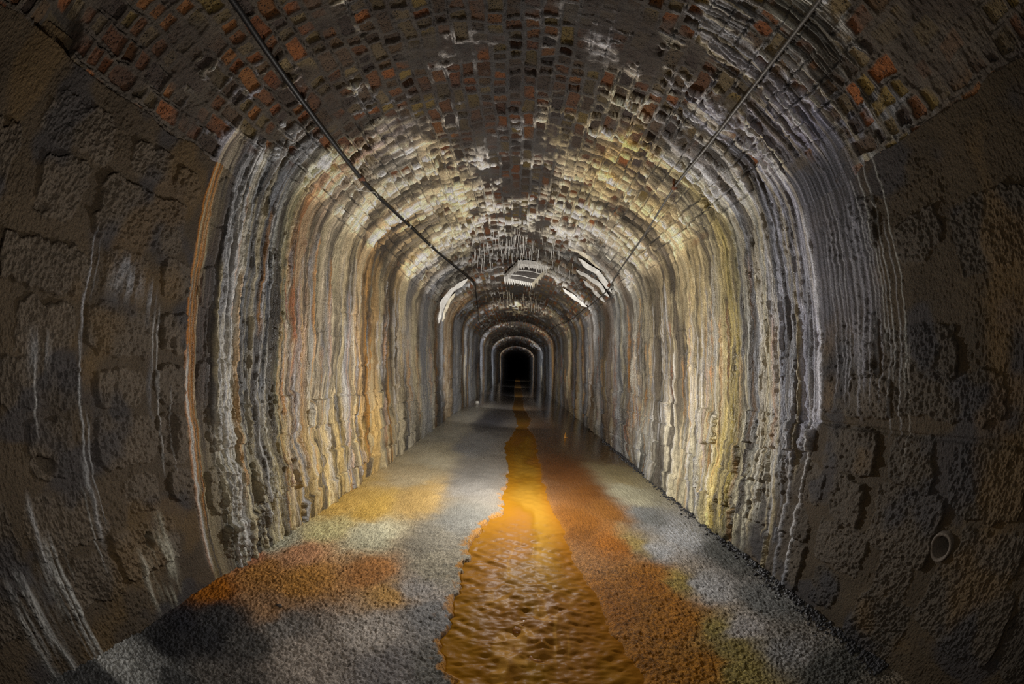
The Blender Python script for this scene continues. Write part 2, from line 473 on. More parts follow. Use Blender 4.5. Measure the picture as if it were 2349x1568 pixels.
LEFT_BLOCKS = [(.165, .52, .549, .685), (.663, .887, .605, .7), (.272, .473, .327, .498), (.562, 1.03, .333, .532), (.179, .591, .118, .236, .028), (.673, .867, .152, .271), (.281, .532, -.063, .074), (.617, .947, -.043, .083), (1.008, 1.143, .181, .302), (1.023, 1.158, -.027, .102), (.685, .895, -.23, -.117), (.99, 1.15, -.224, -.096), (.336, .52, -.441, -.285), (.654, .956, -.438, -.292), (.983, 1.13, -.475, -.285), (.769, .926, -.62, -.499), (1.026, 1.122, -.627, -.511), (.244, .609, -.666, -.509), (.627, .979, -.848, -.699), (.947, 1.096, .579, .684), (.277, .576, -.869, -.739), (.216, .579, -.226, -.101), (-.3, .1, .3, .5), (-.4, .0, .05, .25), (-.3, .1, -.2, -.05), (-.4, .1, -.45, -.28), (-.3, .15, -.68, -.5), (-.3, .1, -.87, -.72), (1.3, 1.62, -.45, -.28, .012), (1.25, 1.5, -.75, -.55, .014), (1.6, 1.95, -.78, -.57, .014), (1.75, 2.1, -.45, -.25, .01), (2.0, 2.4, -.78, -.58, .014), (1.3, 1.7, -1.0, -.84, .012)]

LEFT_BANDS = [(-.5, .10, .075, .05), (1.13, .11, .08, .055), (1.16, .13, .09, .06), (1.175, .45, .32, .18), (1.2, .36, .2, .08), (1.23, .17, .11, .08), (1.3, .15, .13, .12), (1.34, .45, .45, .46), (1.44, .58, .58, .56), (1.52, .46, .48, .5), (1.58, .36, .36, .35), (1.66, .22, .23, .25), (1.74, .21, .22, .24), (1.8, .42, .4, .3), (1.9, .42, .37, .2), (1.97, .44, .25, .11), (2.05, .40, .18, .08), (2.15, .42, .23, .13), (2.25, .48, .38, .26), (2.5, .52, .44, .3), (2.8, .48, .38, .22), (3.1, .5, .32, .15), (3.3, .46, .28, .11), (3.6, .36, .25, .12), (3.9, .42, .27, .10), (4.3, .36, .28, .17), (4.8, .42, .34, .22), (5.4, .3, .25, .18), (6.0, .36, .31, .22), (6.45, .7, .67, .58), (6.9, .55, .52, .43), (7.4, .3, .28, .23), (8.2, .4, .36, .27), (9.5, .26, .25, .24), (10.5, .42, .41, .36), (12, .18, .14, .1), (13.5, .28, .3, .34), (16, .12, .11, .11), (18, .3, .25, .18), (21, .10, .10, .11), (24, .35, .36, .38), (28, .14, .13, .12), (40, .3, .3, .3)]
LEFT_FOOT = [(1.17, .46, .35, .16), (1.4, .5, .46, .32), (1.7, .54, .46, .24), (2.0, .62, .44, .16), (2.5, .74, .53, .2), (3.0, .74, .48, .13), (3.5, .72, .48, .17), (4.2, .66, .56, .36), (5, .62, .56, .42), (6.5, .75, .72, .6), (8, .6, .58, .46), (12, .4, .4, .35), (40, .3, .3, .3)]
RIGHT_BANDS = [(-.5, .10, .078, .05), (.75, .10, .08, .052), (.82, .12, .1, .075), (1.3, .13, .11, .09), (1.345, .16, .15, .15), (1.36, .62, .62, .72), (1.48, .55, .56, .66), (1.55, .42, .43, .5), (1.68, .4, .41, .46), (1.75, .5, .48, .38), (1.8, .42, .42, .42), (1.9, .36, .37, .39), (2.0, .45, .42, .31), (2.1, .62, .5, .17), (2.2, .58, .46, .19), (2.3, .5, .43, .27), (2.6, .54, .42, .21), (3, .47, .37, .21), (3.4, .4, .32, .19), (3.8, .45, .38, .25), (4.2, .55, .52, .43), (4.6, .48, .48, .44), (4.9, .62, .6, .5), (5.3, .5, .5, .5), (6, .42, .43, .44), (6.8, .36, .35, .34), (7.6, .25, .2, .15), (7.9, .38, .2, .06), (8.2, .42, .38, .32), (9.5, .45, .37, .22), (10.5, .4, .32, .17), (12, .42, .34, .18), (13, .18, .13, .08), (14.5, .3, .18, .08), (17, .10, .10, .11), (20, .33, .33, .34), (24, .4, .42, .42), (28, .13, .13, .13), (40, .3, .3, .3)]
RIGHT_FOOT = [(1.36, .42, .41, .39), (1.6, .5, .49, .45), (2, .6, .55, .36), (2.3, .70, .56, .2), (2.6, .62, .57, .4), (3, .65, .57, .37), (3.5, .7, .65, .5), (4, .72, .7, .6), (5, .7, .7, .66), (7, .5, .43, .33), (10, .5, .4, .25), (40, .3, .3, .3)]

WHITE, CREAM, ORANGE, RUST, DARK, GREY = (.68, .67, .65), (.66, .56, .34), (.62, .27, .04), (.42, .11, .03), (.09, .075, .06), (.36, .37, .40)
# drips on the bare stone near the camera and single strong streaks: depth, top, bottom, half width, colour, strength
LEFT_DRIPS = [(.585, .32, -.05, .006, (.4, .4, .42), .8), (.575, -.02, -.46, .006, (.42, .42, .42), .8), (.605, -.28, -.62, .005, (.42, .42, .42), .7), (.62, .3, .12, .004, (.35, .35, .36), .5), (.93, .2, .06, .02, (.42, .43, .46), .7), (.96, .08, -.1, .006, WHITE, .6), (.985, .1, -.5, .006, WHITE, .6), (.955, -.06, -.3, .02, (.3, .32, .36), .5), (1.06, -.2, -.5, .004, WHITE, .5), (.56, -.42, -.7, .012, (.4, .4, .4), .6), (.53, -.5, -.78, .006, (.42, .42, .4), .6), (.30, -.62, -1.1, .05, (.42, .42, .4), .75), (.33, -.72, -1.12, .02, (.5, .5, .47), .7), (.27, -.5, -.75, .01, (.5, .5, .5), .6), (.09, -.70, -1.12, .06, (.34, .34, .33), .6), (.13, -.75, -1.12, .012, (.5, .5, .48), .6), (.02, -.8, -1.1, .01, (.45, .45, .43), .5), (.73, -.78, -1.04, .012, (.5, .47, .38), .7), (.85, -.74, -1.06, .05, (.48, .46, .36), .8), (.90, -.66, -.95, .02, (.5, .48, .38), .6), (.78, .26, .14, .075, (.42, .43, .46), .75), (.38, -.03, -.13, .045, (.42, .44, .47), .6), (.37, -.1, -.3, .006, WHITE, .5), (1.162, .95, -1.0, .008, (.6, .22, .02), .95), (1.18, .3, -.9, .004, WHITE, .5), (1.188, .95, -.6, .008, (.6, .22, .02), .9), (1.21, .9, -.8, .008, (.5, .2, .03), .85), (1.172, -.05, -1.0, .012, (.62, .6, .55), .8), (1.225, .5, -.9, .006, CREAM, .6), (1.43, .6, -1.0, .014, (.8, .8, .78), .8), (1.40, .3, -.6, .01, (.75, .75, .75), .6), (1.95, .6, -.8, .02, RUST, .6), (2.03, .75, -.5, .03, RUST, .75), (2.12, .7, -.2, .02, RUST, .7), (1.93, .1, -.9, .02, ORANGE, .7), (3.1, .4, -1.0, .06, (.6, .3, .07), .6), (2.95, .5, -.6, .03, ORANGE, .5), (3.25, .3, -.9, .04, ORANGE, .4)]
RIGHT_DRIPS = [(.81, .82, -.05, .006, (.42, .42, .38), .8), (.84, .55, -.2, .005, (.4, .4, .4), .7), (.875, .82, -.02, .006, (.42, .42, .4), .8), (.9, .5, -.2, .005, (.42, .42, .42), .7), (.92, .82, .1, .006, (.45, .45, .42), .8), (.945, .6, -.1, .006, (.42, .42, .44), .6), (.97, .8, .0, .007, (.45, .45, .46), .7), (1.0, .6, -.1, .006, (.42, .42, .45), .6), (1.035, .7, -.05, .012, (.35, .35, .39), .7), (1.07, .5, -.15, .01, (.4, .4, .43), .6), (1.1, .6, .05, .02, (.33, .33, .37), .6), (1.14, .8, -.1, .006, (.45, .45, .48), .7), (1.17, .6, -.1, .006, (.45, .45, .48), .7), (1.2, .8, .0, .006, (.4, .4, .42), .6), (1.24, .6, -.1, .006, (.45, .45, .48), .6), (.79, .1, -.35, .005, (.4, .38, .33), .5), (1.365, .75, -.2, .014, (.8, .8, .85), .9), (1.40, .6, -.3, .02, (.7, .7, .76), .7), (2.13, .5, -1.0, .04, (.66, .5, .1), .7), (1.78, .5, -.6, .012, CREAM, .6), (2.25, -.2, -1.05, .03, (.68, .5, .08), .7), (4.62, -.55, -1.0, .025, RUST, .95), (7.9, .8, -.95, .07, (.5, .22, .03), .8), (7.2, -.3, -1.0, .05, ORANGE, .6), (9.2, .5, -.95, .06, RUST, .5)]


def build_wall(name, sg):
    left = sg < 0
    s0 = np.linspace(-.06, 1.95, int(2.01 / .0044))
    s, z = np.meshgrid(s0, ZC, indexing='ij')
    yb = s + FL
    seed = 100 if left else 300
    # --- stones and mortar
    m, bh, tint = blocks(z, yb, LEFT_BLOCKS if left else RIGHT_BLOCKS, .05, seed)
    rand = []
    r = random.Random(seed)
    yy = FL
    while yy < .85:
        hgt = r.uniform(.17, .24)
        zz = 1.2 if left else 2.7
        while zz < 9:
            L = r.uniform(.28, .5)
            if not any(b[0] < zz + L - .04 and b[1] > zz + .04 and b[2] < yy + hgt - .03 and b[3] > yy + .03 for b in (LEFT_BLOCKS if left else RIGHT_BLOCKS)):
                rand.append((zz + .03, zz + L - .03, yy + .02, yy + hgt - .02, r.uniform(.006, .013) * (1.4 if yy < -.4 else .8)))
            zz += L
        yy += hgt
    m2, bh2, t2 = blocks(z, yb, rand, .06, seed + 1)
    rough_stone = .8 * (fbm(z * 9, s * 9, 3, seed + 20) - .5) + .2 * (vn(z * 70, s * 70, seed + 21) - .5) * limit(70)
    grit = (vn(z * 140, s * 140, seed + 33) - .5) * limit(140)
    mm = np.maximum(m, .35 * sst(.45, .65, fbm(z * 3, s * 3, 2, seed + 36)))
    h = bh + bh2 + (.008 + .024 * mm) * rough_stone + (.006 + .010 * mm) * grit + (.003 + .008 * mm) * (vn(z * 270, s * 270, seed + 35) - .5) * limit(230) + (.003 + .007 * mm) * (vn(z * 62, s * 62, seed + 34) - .5) * limit(62)
    big = fbm(z * 1.6, s * 1.6, 2, seed + 2) - .5
    h = h + .03 * big + .012 * (fbm(z * 5, s * 5, 3, seed + 37) - .5)
    # course joint on the right wall that runs on to the corner
    if not left:
        yj = -.195 + .012 * (fbm(z * 4, z * 0, 2, 9) - .5)
        h = h - .018 * sst(.014, .004, np.abs(yb - yj)) * sst(1.5, 1.3, z)
        up = sst(-.19, -.12, yb) * sst(1.4, 1.3, z)
        h = h + up * .02 * (fbm(z * 6, s * 9, 3, 31) - .35)
    else:
        h = h + .02 * (fbm(z * 5, s * 5, 3, 32) - .5) * sst(1.2, 1.1, z)
    stone = np.array((.105, .08, .055)) if left else np.array((.07, .055, .038))
    mortar = np.array((.075, .052, .029)) if left else np.array((.06, .041, .02))
    col = mortar + (stone - mortar) * m[..., None]
    col = col * (tint * mix(.7, 1.35, fbm(z * 6, s * 6, 3, seed + 4)))[..., None]
    # damp blue-black edges and ochre patches
    col = mixc(col, (.035, .036, .045), .6 * sst(.56, .7, fbm(z * 4 + 7, s * 5, 3, seed + 5)))
    col = mixc(col, (.16, .095, .03), .5 * sst(.6, .72, fbm(z * 3, s * 3 + 5, 3, seed + 6)))
    # --- mineral coat
    zz = zwarp(z, s, seed)
    if left:
        dep = sst(1.155, 1.175, zz)
        gap = sst(1.215, 1.23, zz) * sst(1.335, 1.31, zz)
        dep = dep * (1 - .55 * gap)
        bands, foot = table(zz, LEFT_BANDS), table(zz, LEFT_FOOT)
        fw = sst(-.1, -.7, yb) * .8
    else:
        zb = 1.35 + np.clip(-.19 - yb, 0, 1) * .75
        wdt = .01 + np.clip(-.19 - yb, 0, 1) * .5
        dep = np.clip((zz - zb) / wdt + .5, 0, 1)
        dep = dep * dep * (3 - 2 * dep)
        bands, foot = table(zz, RIGHT_BANDS), table(zz, RIGHT_FOOT)
        fw = sst(-.1, -.6, yb) * .85
        slick = sst(.88, 1.0, z) * sst(1.37, 1.34, z) * sst(.05, .3, yb + .25 * (fbm(z * 8, s * 2, 2, 71) - .5)) * .8
        col = col + (slick_colour(z, s) - col) * slick[..., None]
        h = h * (1 - .4 * slick)
    coatc = bands + (foot - bands) * fw[..., None]
    coatc = drip_colours(coatc, z, zz, s, seed)
    col = mixc(col, 0, dep * 0) * (1 - dep[..., None]) + coatc * dep[..., None]
    # --- relief of the coat
    ez = sst(1.16, 1.36, zz) if left else sst(1.35, 1.5, zz)
    under = mix(.6, 1.35, sst(-.05, -.3, yb)) * sst(1.8, 1.4, s)
    h = mix(h, h * under + coat_relief(z, s, seed) * ez, dep)
    # --- strong single streaks
    drips = list(LEFT_DRIPS if left else RIGHT_DRIPS)
    r = random.Random(seed + 5)
    zlo = 1.34 if left else 1.42
    for i in range(210):
        zp = zlo * (14 / zlo) ** r.random()
        c = r.choice([WHITE, WHITE, CREAM, CREAM, ORANGE, DARK, DARK, GREY] if left else [WHITE, WHITE, GREY, GREY, CREAM, DARK, DARK, ORANGE] if r.random() < .8 else [RUST, ORANGE, CREAM])
        top = r.uniform(.0, .95)
        drips.append((zp, top, top - r.uniform(.5, 1.9), r.uniform(.004, .013) * max(1, zp / 1.7), c, r.uniform(.3, .75)))
    for (zp, yt, ybm, w, c, k) in drips:
        if w < .009 and zp < 1.34:
            w = w * .65
        sel = np.where(np.abs(ZC - zp) < 7 * w + .04)[0]
        if not len(sel):
            continue
        a, b = sel[0], sel[-1] + 1
        zs, ss_, ys = z[:, a:b], s[:, a:b], yb[:, a:b]
        mz = zp + .03 * min(1, w / .006) * (vn(ss_ * 6, ss_ * 0 + zp * 9, 77) - .5) + .012 * (vn(ss_ * 22, ss_ * 0 + zp * 5, 78) - .5)
        ww = w * (.6 + .8 * vn(ss_ * 9, ss_ * 0 + zp * 3, 79))
        e = np.exp(-((zs - mz) / ww) ** 2) * sst(ybm - .05, ybm + .08, ys) * sst(yt + .05, yt - .04, ys)
        if w > .018:
            e = e * sst(.2, .75, vn(zs * 85, ss_ * 5, 80) + .35 * (fbm(zs * 24, ss_ * 18, 2, 81) - .5)) * (.5 + .8 * vn(zs * 130, ss_ * 110, 82))
        e = np.clip(e, 0, 1)
        col[:, a:b] = mixc(col[:, a:b], c, k * e)
        h[:, a:b] += e * min(w * .7, .008) * (1 if c is not DARK else -.6)
    # --- ragged top edge tucks behind the bricks; holes
    top = 1.875 + .05 * (fbm(z * 5, z * 0, 3, seed + 90) - .5)
    h = h - .09 * sst(0, .03, s - top)
    if left:
        hole = sst(.030, .016, np.hypot((z - .813) * 1.1, (yb + .745) * .75))
        h = h - .12 * hole
        for (zc, yc, rz, ry, dp) in ((.36, -.40, .07, .03, .05), (1.05, -.36, .035, .10, .03), (1.07, .0, .02, .03, .02), (.30, .34, .05, .02, .03)):
            q = np.hypot((z - zc) / rz, (yb - yc) / ry)
            h = h - dp * sst(1.2, .5, q + .5 * (fbm(z * 20, s * 20, 2, 4) - .5))
    else:
        hole = sst(.047, .040, np.hypot(z - .50, yb + .54))
        h = h - .25 * hole
    gloss = np.clip(.68 - .30 * dep + .15 * (fbm(z * 10, s * 10, 2, seed + 95) - .5), .25, .95)
    ssec = s if left else STOT - s
    x, y, nx, ny = profile(ssec)
    P = place(x + nx * h, y + ny * h, z)
    o = grid_mesh(name, P, col, {'coat': dep, 'gloss': gloss}, (s * S, z * S), M_WALL, flip=not left)
    return structure(o, 'stone wall with drip-stained mineral crust on the %s of the tunnel' % ('left' if left else 'right'))


build_wall('wall_left', -1)
build_wall('wall_right', 1)


# ------------------------------------------------------------------ vault
def idw(u, v, pts, U, V, p=3.):
    num, den = 0, 0
    for (a, b, *val) in pts:
        w = 1 / (((U - u(a)) ** 2 + (V - v(b)) ** 2) ** (p / 2) + (2e-4 if p < 4 else 2e-6))
        num = num + w[..., None] * np.array(val)
        den = den + w
    return num / den[..., None]


def build_vault():
    s0 = np.linspace(1.78, STOT - 1.78, int((STOT - 3.56) / .0052))
    s, z = np.meshgrid(s0, ZC, indexing='ij')
    sc0 = s - STOT / 2
    # staining, evaluated on a coarser net
    st, zt = s[::6, ::4], z[::6, ::4]
    lz = lambda q: 1.5 * np.log(np.maximum(np.asarray(q, float), -.6) + .9)
    F = idw(lambda a: a * 1.35, lz, VAULT_STAINS, st * 1.35, lz(zt))
    rows, cols = np.linspace(0, st.shape[0] - 1, s.shape[0]), np.linspace(0, st.shape[1] - 1, s.shape[1])
    ri, ci = np.minimum(rows.astype(int), st.shape[0] - 2), np.minimum(cols.astype(int), st.shape[1] - 2)
    fr, fc = (rows - ri)[:, None, None], (cols - ci)[None, :, None]
    F = (F[ri][:, ci] * (1 - fr) * (1 - fc) + F[ri + 1][:, ci] * fr * (1 - fc) + F[ri][:, ci + 1] * (1 - fr) * fc + F[ri + 1][:, ci + 1] * fr * fc)
    dep, coat = F[..., 0], F[..., 1:]
    sl = np.minimum(s, STOT - s)
    lefth = (s < STOT / 2)[..., None]
    zl, zr_ = zwarp(z, sl, 100), zwarp(z, sl, 300)
    zs = np.where(lefth[..., 0], zl, zr_)
    side0 = sst(.5, 1.35, np.abs(sc0)) * sst(1.0, 1.35, z)
    coat = coat + (np.where(lefth, table(zs, LEFT_BANDS), table(zs, RIGHT_BANDS)) - coat) * (.75 * side0 + .25 * sst(1.35, 1.6, np.abs(sc0)) * sst(1.2, 1.35, z))[..., None]
    dcol = np.where(lefth, drip_colours(coat, z, zs, sl, 100), drip_colours(coat, z, zs, sl, 300))
    coat = coat + (dcol - coat) * sst(.1, .9, np.abs(sc0))[..., None]
    # brick pattern: courses run along the tunnel
    wob = .010 * (vn(s * 11, z * 9, 1) - .5) * 2 + .005 * (vn(s * 38, z * 30, 2) - .5) * 2
    wob2 = .014 * (vn(s * 10 + 30, z * 8, 3) - .5) * 2 + .006 * (vn(s * 36, z * 34 + 8, 4) - .5) * 2
    CH, BL = .086, .158
    cs = (s + wob) / CH
    ci_ = np.floor(cs)
    ls = (cs - ci_) * CH
    cz = (z + wob2) / BL + hsh(ci_, ci_ * 0, 5)
    bi = np.floor(cz)
    lzc = (cz - bi) * BL
    split = hsh(ci_, bi, 6) < .55
    half = np.where(split & (lzc > BL / 2), 1, 0)
    blen = np.where(split, BL / 2, BL)
    lzc = np.where(half == 1, lzc - BL / 2, lzc)
    bid = bi * 2 + half
    ds = np.minimum(ls, CH - ls)
    dzj = np.minimum(lzc, blen - lzc)
    jit = hsh(ci_, bid, 7) * .006
    d = np.minimum(ds, dzj) - jit - .25 * np.clip(.02 - np.maximum(np.minimum(ds, .02), 0) + .02 - np.minimum(dzj, .02), 0, .02)
    brick = sst(.003, .012, d)
    face = hsh(ci_, bid, 8)
    gone = hsh(ci_, bid, 9) < .05
    smear = sst(.52, .66, fbm(s * 4.5, z * 3.4, 3, 12)) * .8
    brick = brick * (1 - smear)
    jl = limit(9)
    rough = nodules(z, s, 14) - .45
    h = -.017 * brick * jl * (.2 + 1.3 * face) - np.where(gone, .03, 0) * brick + .022 * rough + .016 * (fbm(s * 14, z * 14, 2, 15) - .5) + .010 * (vn(z * 64, s * 64, 116) - .5) * limit(64)
    h = h + .006 * (vn(z * 130, s * 130, 16) - .5) * limit(130)
    h = h + .02 * (fbm(s * 1.3, z * 1.3, 2, 17) - .5)
    # joints partly open: dark slits
    slit = sst(.006, .002, ds) * sst(.55, .7, vn(z * 8, ci_ * 3.3, 18)) * (1 - smear)
    h = h - .03 * slit * jl * (1 - dep * .6)
    pal = np.array([(.21, .075, .026), (.27, .095, .027), (.17, .075, .032), (.12, .074, .038), (.20, .145, .07), (.15, .11, .06), (.07, .05, .04), (.22, .15, .045), (.10, .065, .04), (.25, .105, .032)])
    ix = np.minimum((hsh(ci_, bid, 10) * len(pal)).astype(int), len(pal) - 1)
    bc = pal[ix] * (.7 + .6 * hsh(ci_, bid, 11))[..., None]
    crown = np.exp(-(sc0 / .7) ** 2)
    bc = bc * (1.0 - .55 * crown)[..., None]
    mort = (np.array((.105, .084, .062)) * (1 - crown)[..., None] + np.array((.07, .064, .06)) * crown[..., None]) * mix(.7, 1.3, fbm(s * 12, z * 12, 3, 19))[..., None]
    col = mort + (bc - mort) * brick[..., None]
    col = mixc(col, (.055, .04, .032), .55 * sst(.5, .7, fbm(s * 5 + 3, z * 4, 3, 20)))
    # coat: ridges first on joints, then everywhere
    nz = fbm(s * 7, z * 5, 3, 21) - .5 + .25 * (vn(s * 40, z * 30, 22) - .5)
    hollow = sst(.45, .7, hsh(ci_, bid, 24)) * sst(.55, .9, 1 - dep + .35 * crown)
    cover = sst(.36, .64, dep + .85 * nz - brick * (.10 + .45 * hollow + .14 * crown) + .10 * (1 - brick))
    cover = cover * sst(.02, .12, dep)
    seam = sst(1.42, 1.64, np.abs(sc0))
    full = np.where(lefth[..., 0], sst(1.155, 1.175, zs), sst(1.345, 1.355, zs))
    cover = mix(cover, np.maximum(cover, full), seam)
    var = mix(.7, 1.25, vn(z * 26, s * 2.5, 25)) * mix(.75, 1.2, fbm(s * 20, z * 20, 2, 26))
    cc = coat * var[..., None]
    rim = sst(.022, .005, dzj) * (1 - .3 * crown)
    tone = .62 + .62 * hsh(ci_, bid, 26)
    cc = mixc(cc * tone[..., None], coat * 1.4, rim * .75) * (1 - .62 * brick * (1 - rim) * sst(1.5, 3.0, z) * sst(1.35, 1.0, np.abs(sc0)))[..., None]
    crack = np.maximum(sst(.010, .003, ds) * sst(.45, .6, vn(z * 12, ci_ * 3.3, 28)), sst(.009, .003, dzj) * sst(.5, .65, hsh(ci_, bid, 29)) * sst(2.4, 1.6, z))
    cc = mixc(cc, (.03, .026, .024), .8 * crack)
    # long rims that cross the vault like terraces where drip water runs down
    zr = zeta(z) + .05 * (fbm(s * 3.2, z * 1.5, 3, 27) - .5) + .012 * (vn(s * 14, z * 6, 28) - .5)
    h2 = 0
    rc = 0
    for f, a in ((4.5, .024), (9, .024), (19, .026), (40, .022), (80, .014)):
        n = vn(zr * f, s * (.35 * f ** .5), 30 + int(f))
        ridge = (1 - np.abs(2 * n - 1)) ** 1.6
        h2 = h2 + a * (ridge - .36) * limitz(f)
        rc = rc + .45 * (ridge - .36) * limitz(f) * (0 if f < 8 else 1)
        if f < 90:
            cc = cc * (1 + 1.0 * (ridge - .36) * limitz(f))[..., None]  # raking light put into the lime colour: rims paler, grooves darker
    cc = cc * .82
    cc = cc + (coat - cc) * seam[..., None]
    sk = seam * sst(.84, .98, z) * sst(1.37, 1.34, z) * (~lefth[..., 0])
    cc = cc + (slick_colour(z, sl) - cc) * sk[..., None]
    cover = np.maximum(cover, .8 * sk)
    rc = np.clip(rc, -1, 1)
    cc = mixc(cc, np.array((.075, .062, .05)), (.85 * sst(.10, -.20, rc) * (1 - seam)))  # dark film between the rims, deepened as painted groove shade
    side = sst(.3, 1.0, np.abs(sc0))
    h = mix(h, h * (1 - .3 * side) + h2 * (.45 + .75 * side) + .012 * rough, cover)
    h = h + cover * rim * .014 * jl * sst(1.2, 2.0, z) - .016 * cover * crack * jl * (1 - seam)
    h = h + cover * (1 - seam) * .012 * (hsh(ci_, bid, 30) - .5) * jl
    h = mix(h, np.where(lefth[..., 0], coat_relief(z, sl, 100), coat_relief(z, sl, 300)) * np.where(lefth[..., 0], sst(1.16, 1.36, zs), sst(1.35, 1.5, zs)), seam * cover)
    far = sst(5.5, 9, z)
    fn = vn(zeta(z) * 16, s * .12, 165)
    cover = cover * (1 - .7 * (1 - seam) * far * sst(.5, .75, fn))
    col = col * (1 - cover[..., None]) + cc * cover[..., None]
    # bottom edges run behind the stone, cavity at the left
    top = 1.875 + .05 * (fbm(z * 5, z * 0, 3, 190) - .5)
    topr = 1.875 + .05 * (fbm(z * 5, z * 0, 3, 390) - .5)
    h = h - .09 * sst(0.0, -.03, s - top) - .09 * sst(0., -.03, STOT - s - topr)
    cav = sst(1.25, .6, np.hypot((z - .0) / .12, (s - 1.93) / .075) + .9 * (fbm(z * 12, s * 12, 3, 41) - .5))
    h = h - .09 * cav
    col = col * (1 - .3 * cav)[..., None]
    for (sv, zv, a, b) in ((3.55, 9.9, .1, .35), (4.95, 2.15, .03, .05), (4.90, 3.4, .03, .07), (2.3, 2.0, .03, .03)):
        h = h - .05 * sst(1.2, .6, np.hypot((s - sv) / a, (z - zv) / b))
    gloss = np.clip(.66 - .2 * cover + .12 * (fbm(z * 10, s * 10, 2, 95) - .5) - .12 * crown, .25, .95)
    x, y, nx, ny = profile(s)
    P = place(x + nx * h, y + ny * h, z)
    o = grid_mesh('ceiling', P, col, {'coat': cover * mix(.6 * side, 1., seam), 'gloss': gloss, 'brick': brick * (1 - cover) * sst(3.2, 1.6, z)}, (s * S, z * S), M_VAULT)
    return structure(o, 'brick barrel vault of the tunnel with lime crust')


build_vault()

# ------------------------------------------------------------------ floor and stream
LEFT_BANK = [(-1, -.18), (.6, -.17), (.966, -.19), (1.154, -.269), (1.305, -.275), (1.725, -.287), (2.222, -.263), (2.609, -.197), (2.76, -.096), (3.114, -.126), (3.502, -.081), (4.351, -.11), (5.352, -.183), (6.08, -.093), (7.289, .009), (8.585, -.036), (10.4, -.124), (13.3, -.086), (22.6, -.15), (60, -.15)]
RIGHT_BANK = [(-1, .48), (.966, .48), (1.3, .46), (1.7, .40), (2.3, .36), (3, .31), (4, .29), (4.43, .29), (6.2, .317), (7.1, .228), (8.36, .33), (10.6, .22), (17, .26), (60, .3)]


def banks(z):
    n = .05 * (fbm(z * 9, z * 0, 3, 51) - .5) + .03 * (vn(z * 31, z * 0, 53) - .5)
    k = np.clip(z, .6, 2)
    return (np.interp(z, *np.array(LEFT_BANK).T) + n * np.minimum(1, 1.6 / k * 1.2),
            np.interp(z, *np.array(RIGHT_BANK).T) + .06 * (fbm(z * 6, z * 0 + 4, 2, 55) - .5))


def floor_relief(x, z):
    h = .010 * (fbm(x * 3, z * 3, 3, 60) - .5)
    g = .008 * (fbm(x * 24, z * 24, 2, 61) - .5) + .008 * (vn(x * 105, z * 105, 62) - .5) + .007 * (vn(x * 210, z * 210, 63) - .5)
    near = sst(6, 2, z)
    rip = (1 - np.abs(2 * vn(x * 7 + z * 5 + .6 * vn(x * 4, z * 4, 65), z * 22 - x * 6, 64) - 1))
    pr = sst(1.3, 2.3, z) * sst(-.1, -.3, x)
    return (h + g * (1 - .5 * pr)) * (.04 + .96 * near) + .012 * rip * pr * sst(6, 3, z)


def build_floor():
    x0 = np.linspace(-1.42, 1.42, int(2.84 / (STEP * 1.05)))
    ph = np.arange(.0165, math.radians(68), .0026)[::-1]
    z0 = 1.07 / np.tan(ph)
    z0 = np.concatenate([[-4, -1, -.4], np.arange(-.2, z0[0] - .002, .004), z0])
    x, z = np.meshgrid(x0, z0, indexing='ij')
    xw = x + .09 * (fbm(x * 4, z * 3, 3, 66) - .5) + .05 * (fbm(x * 16, z * 14, 2, 67) - .5)
    zw = z * (1 + .10 * (fbm(x * 3 + 9, z * 3, 3, 68) - .5) + .05 * (fbm(x * 14, z * 14 + 3, 2, 69) - .5))
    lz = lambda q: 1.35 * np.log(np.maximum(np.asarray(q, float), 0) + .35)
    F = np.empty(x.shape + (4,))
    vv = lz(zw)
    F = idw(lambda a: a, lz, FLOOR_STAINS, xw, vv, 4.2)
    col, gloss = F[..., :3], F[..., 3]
    h = floor_relief(x, z)
    sp = vn(x * 90, z * 90, 70) * .55 + vn(x * 190, z * 190, 71) * .45
    gravel = sst(3.2, 1.6, z)
    col = col * mix(np.ones_like(x), .2 + 1.6 * sp, gravel)[..., None]
    col = col * (.8 + .4 * fbm(x * 5, z * 5, 3, 72))[..., None]
    # the channel
    L, R = banks(z)
    ins = sst(-.004, .016, x - L) * sst(.0, -.10, x - R)
    h = h - .045 * ins
    rimk = sst(.07, .0, np.abs(x - L + .01)) * sst(.55, .7, fbm(x * 26, z * 20, 3, 73) + .2 * sst(.05, .0, np.abs(x - L))) * sst(4.5, 2.5, z)
    col = mixc(col, (.45, .19, .012), .8 * rimk)
    col = mixc(col, (.34, .15, .02), ins * .9)
    # rippled algae mat right of the channel
    h = h + .006 * (vn(x * 45, z * 45, 74) - .5) * sst(.25, .5, x) * sst(1.0, .7, x) * gravel
    P = place(x, FL + h, z)
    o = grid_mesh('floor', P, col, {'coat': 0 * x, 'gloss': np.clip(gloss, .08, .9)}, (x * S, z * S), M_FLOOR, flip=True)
    return structure(o, 'wet stained tunnel floor of grey gravel, orange ochre and pale lime')


build_floor()


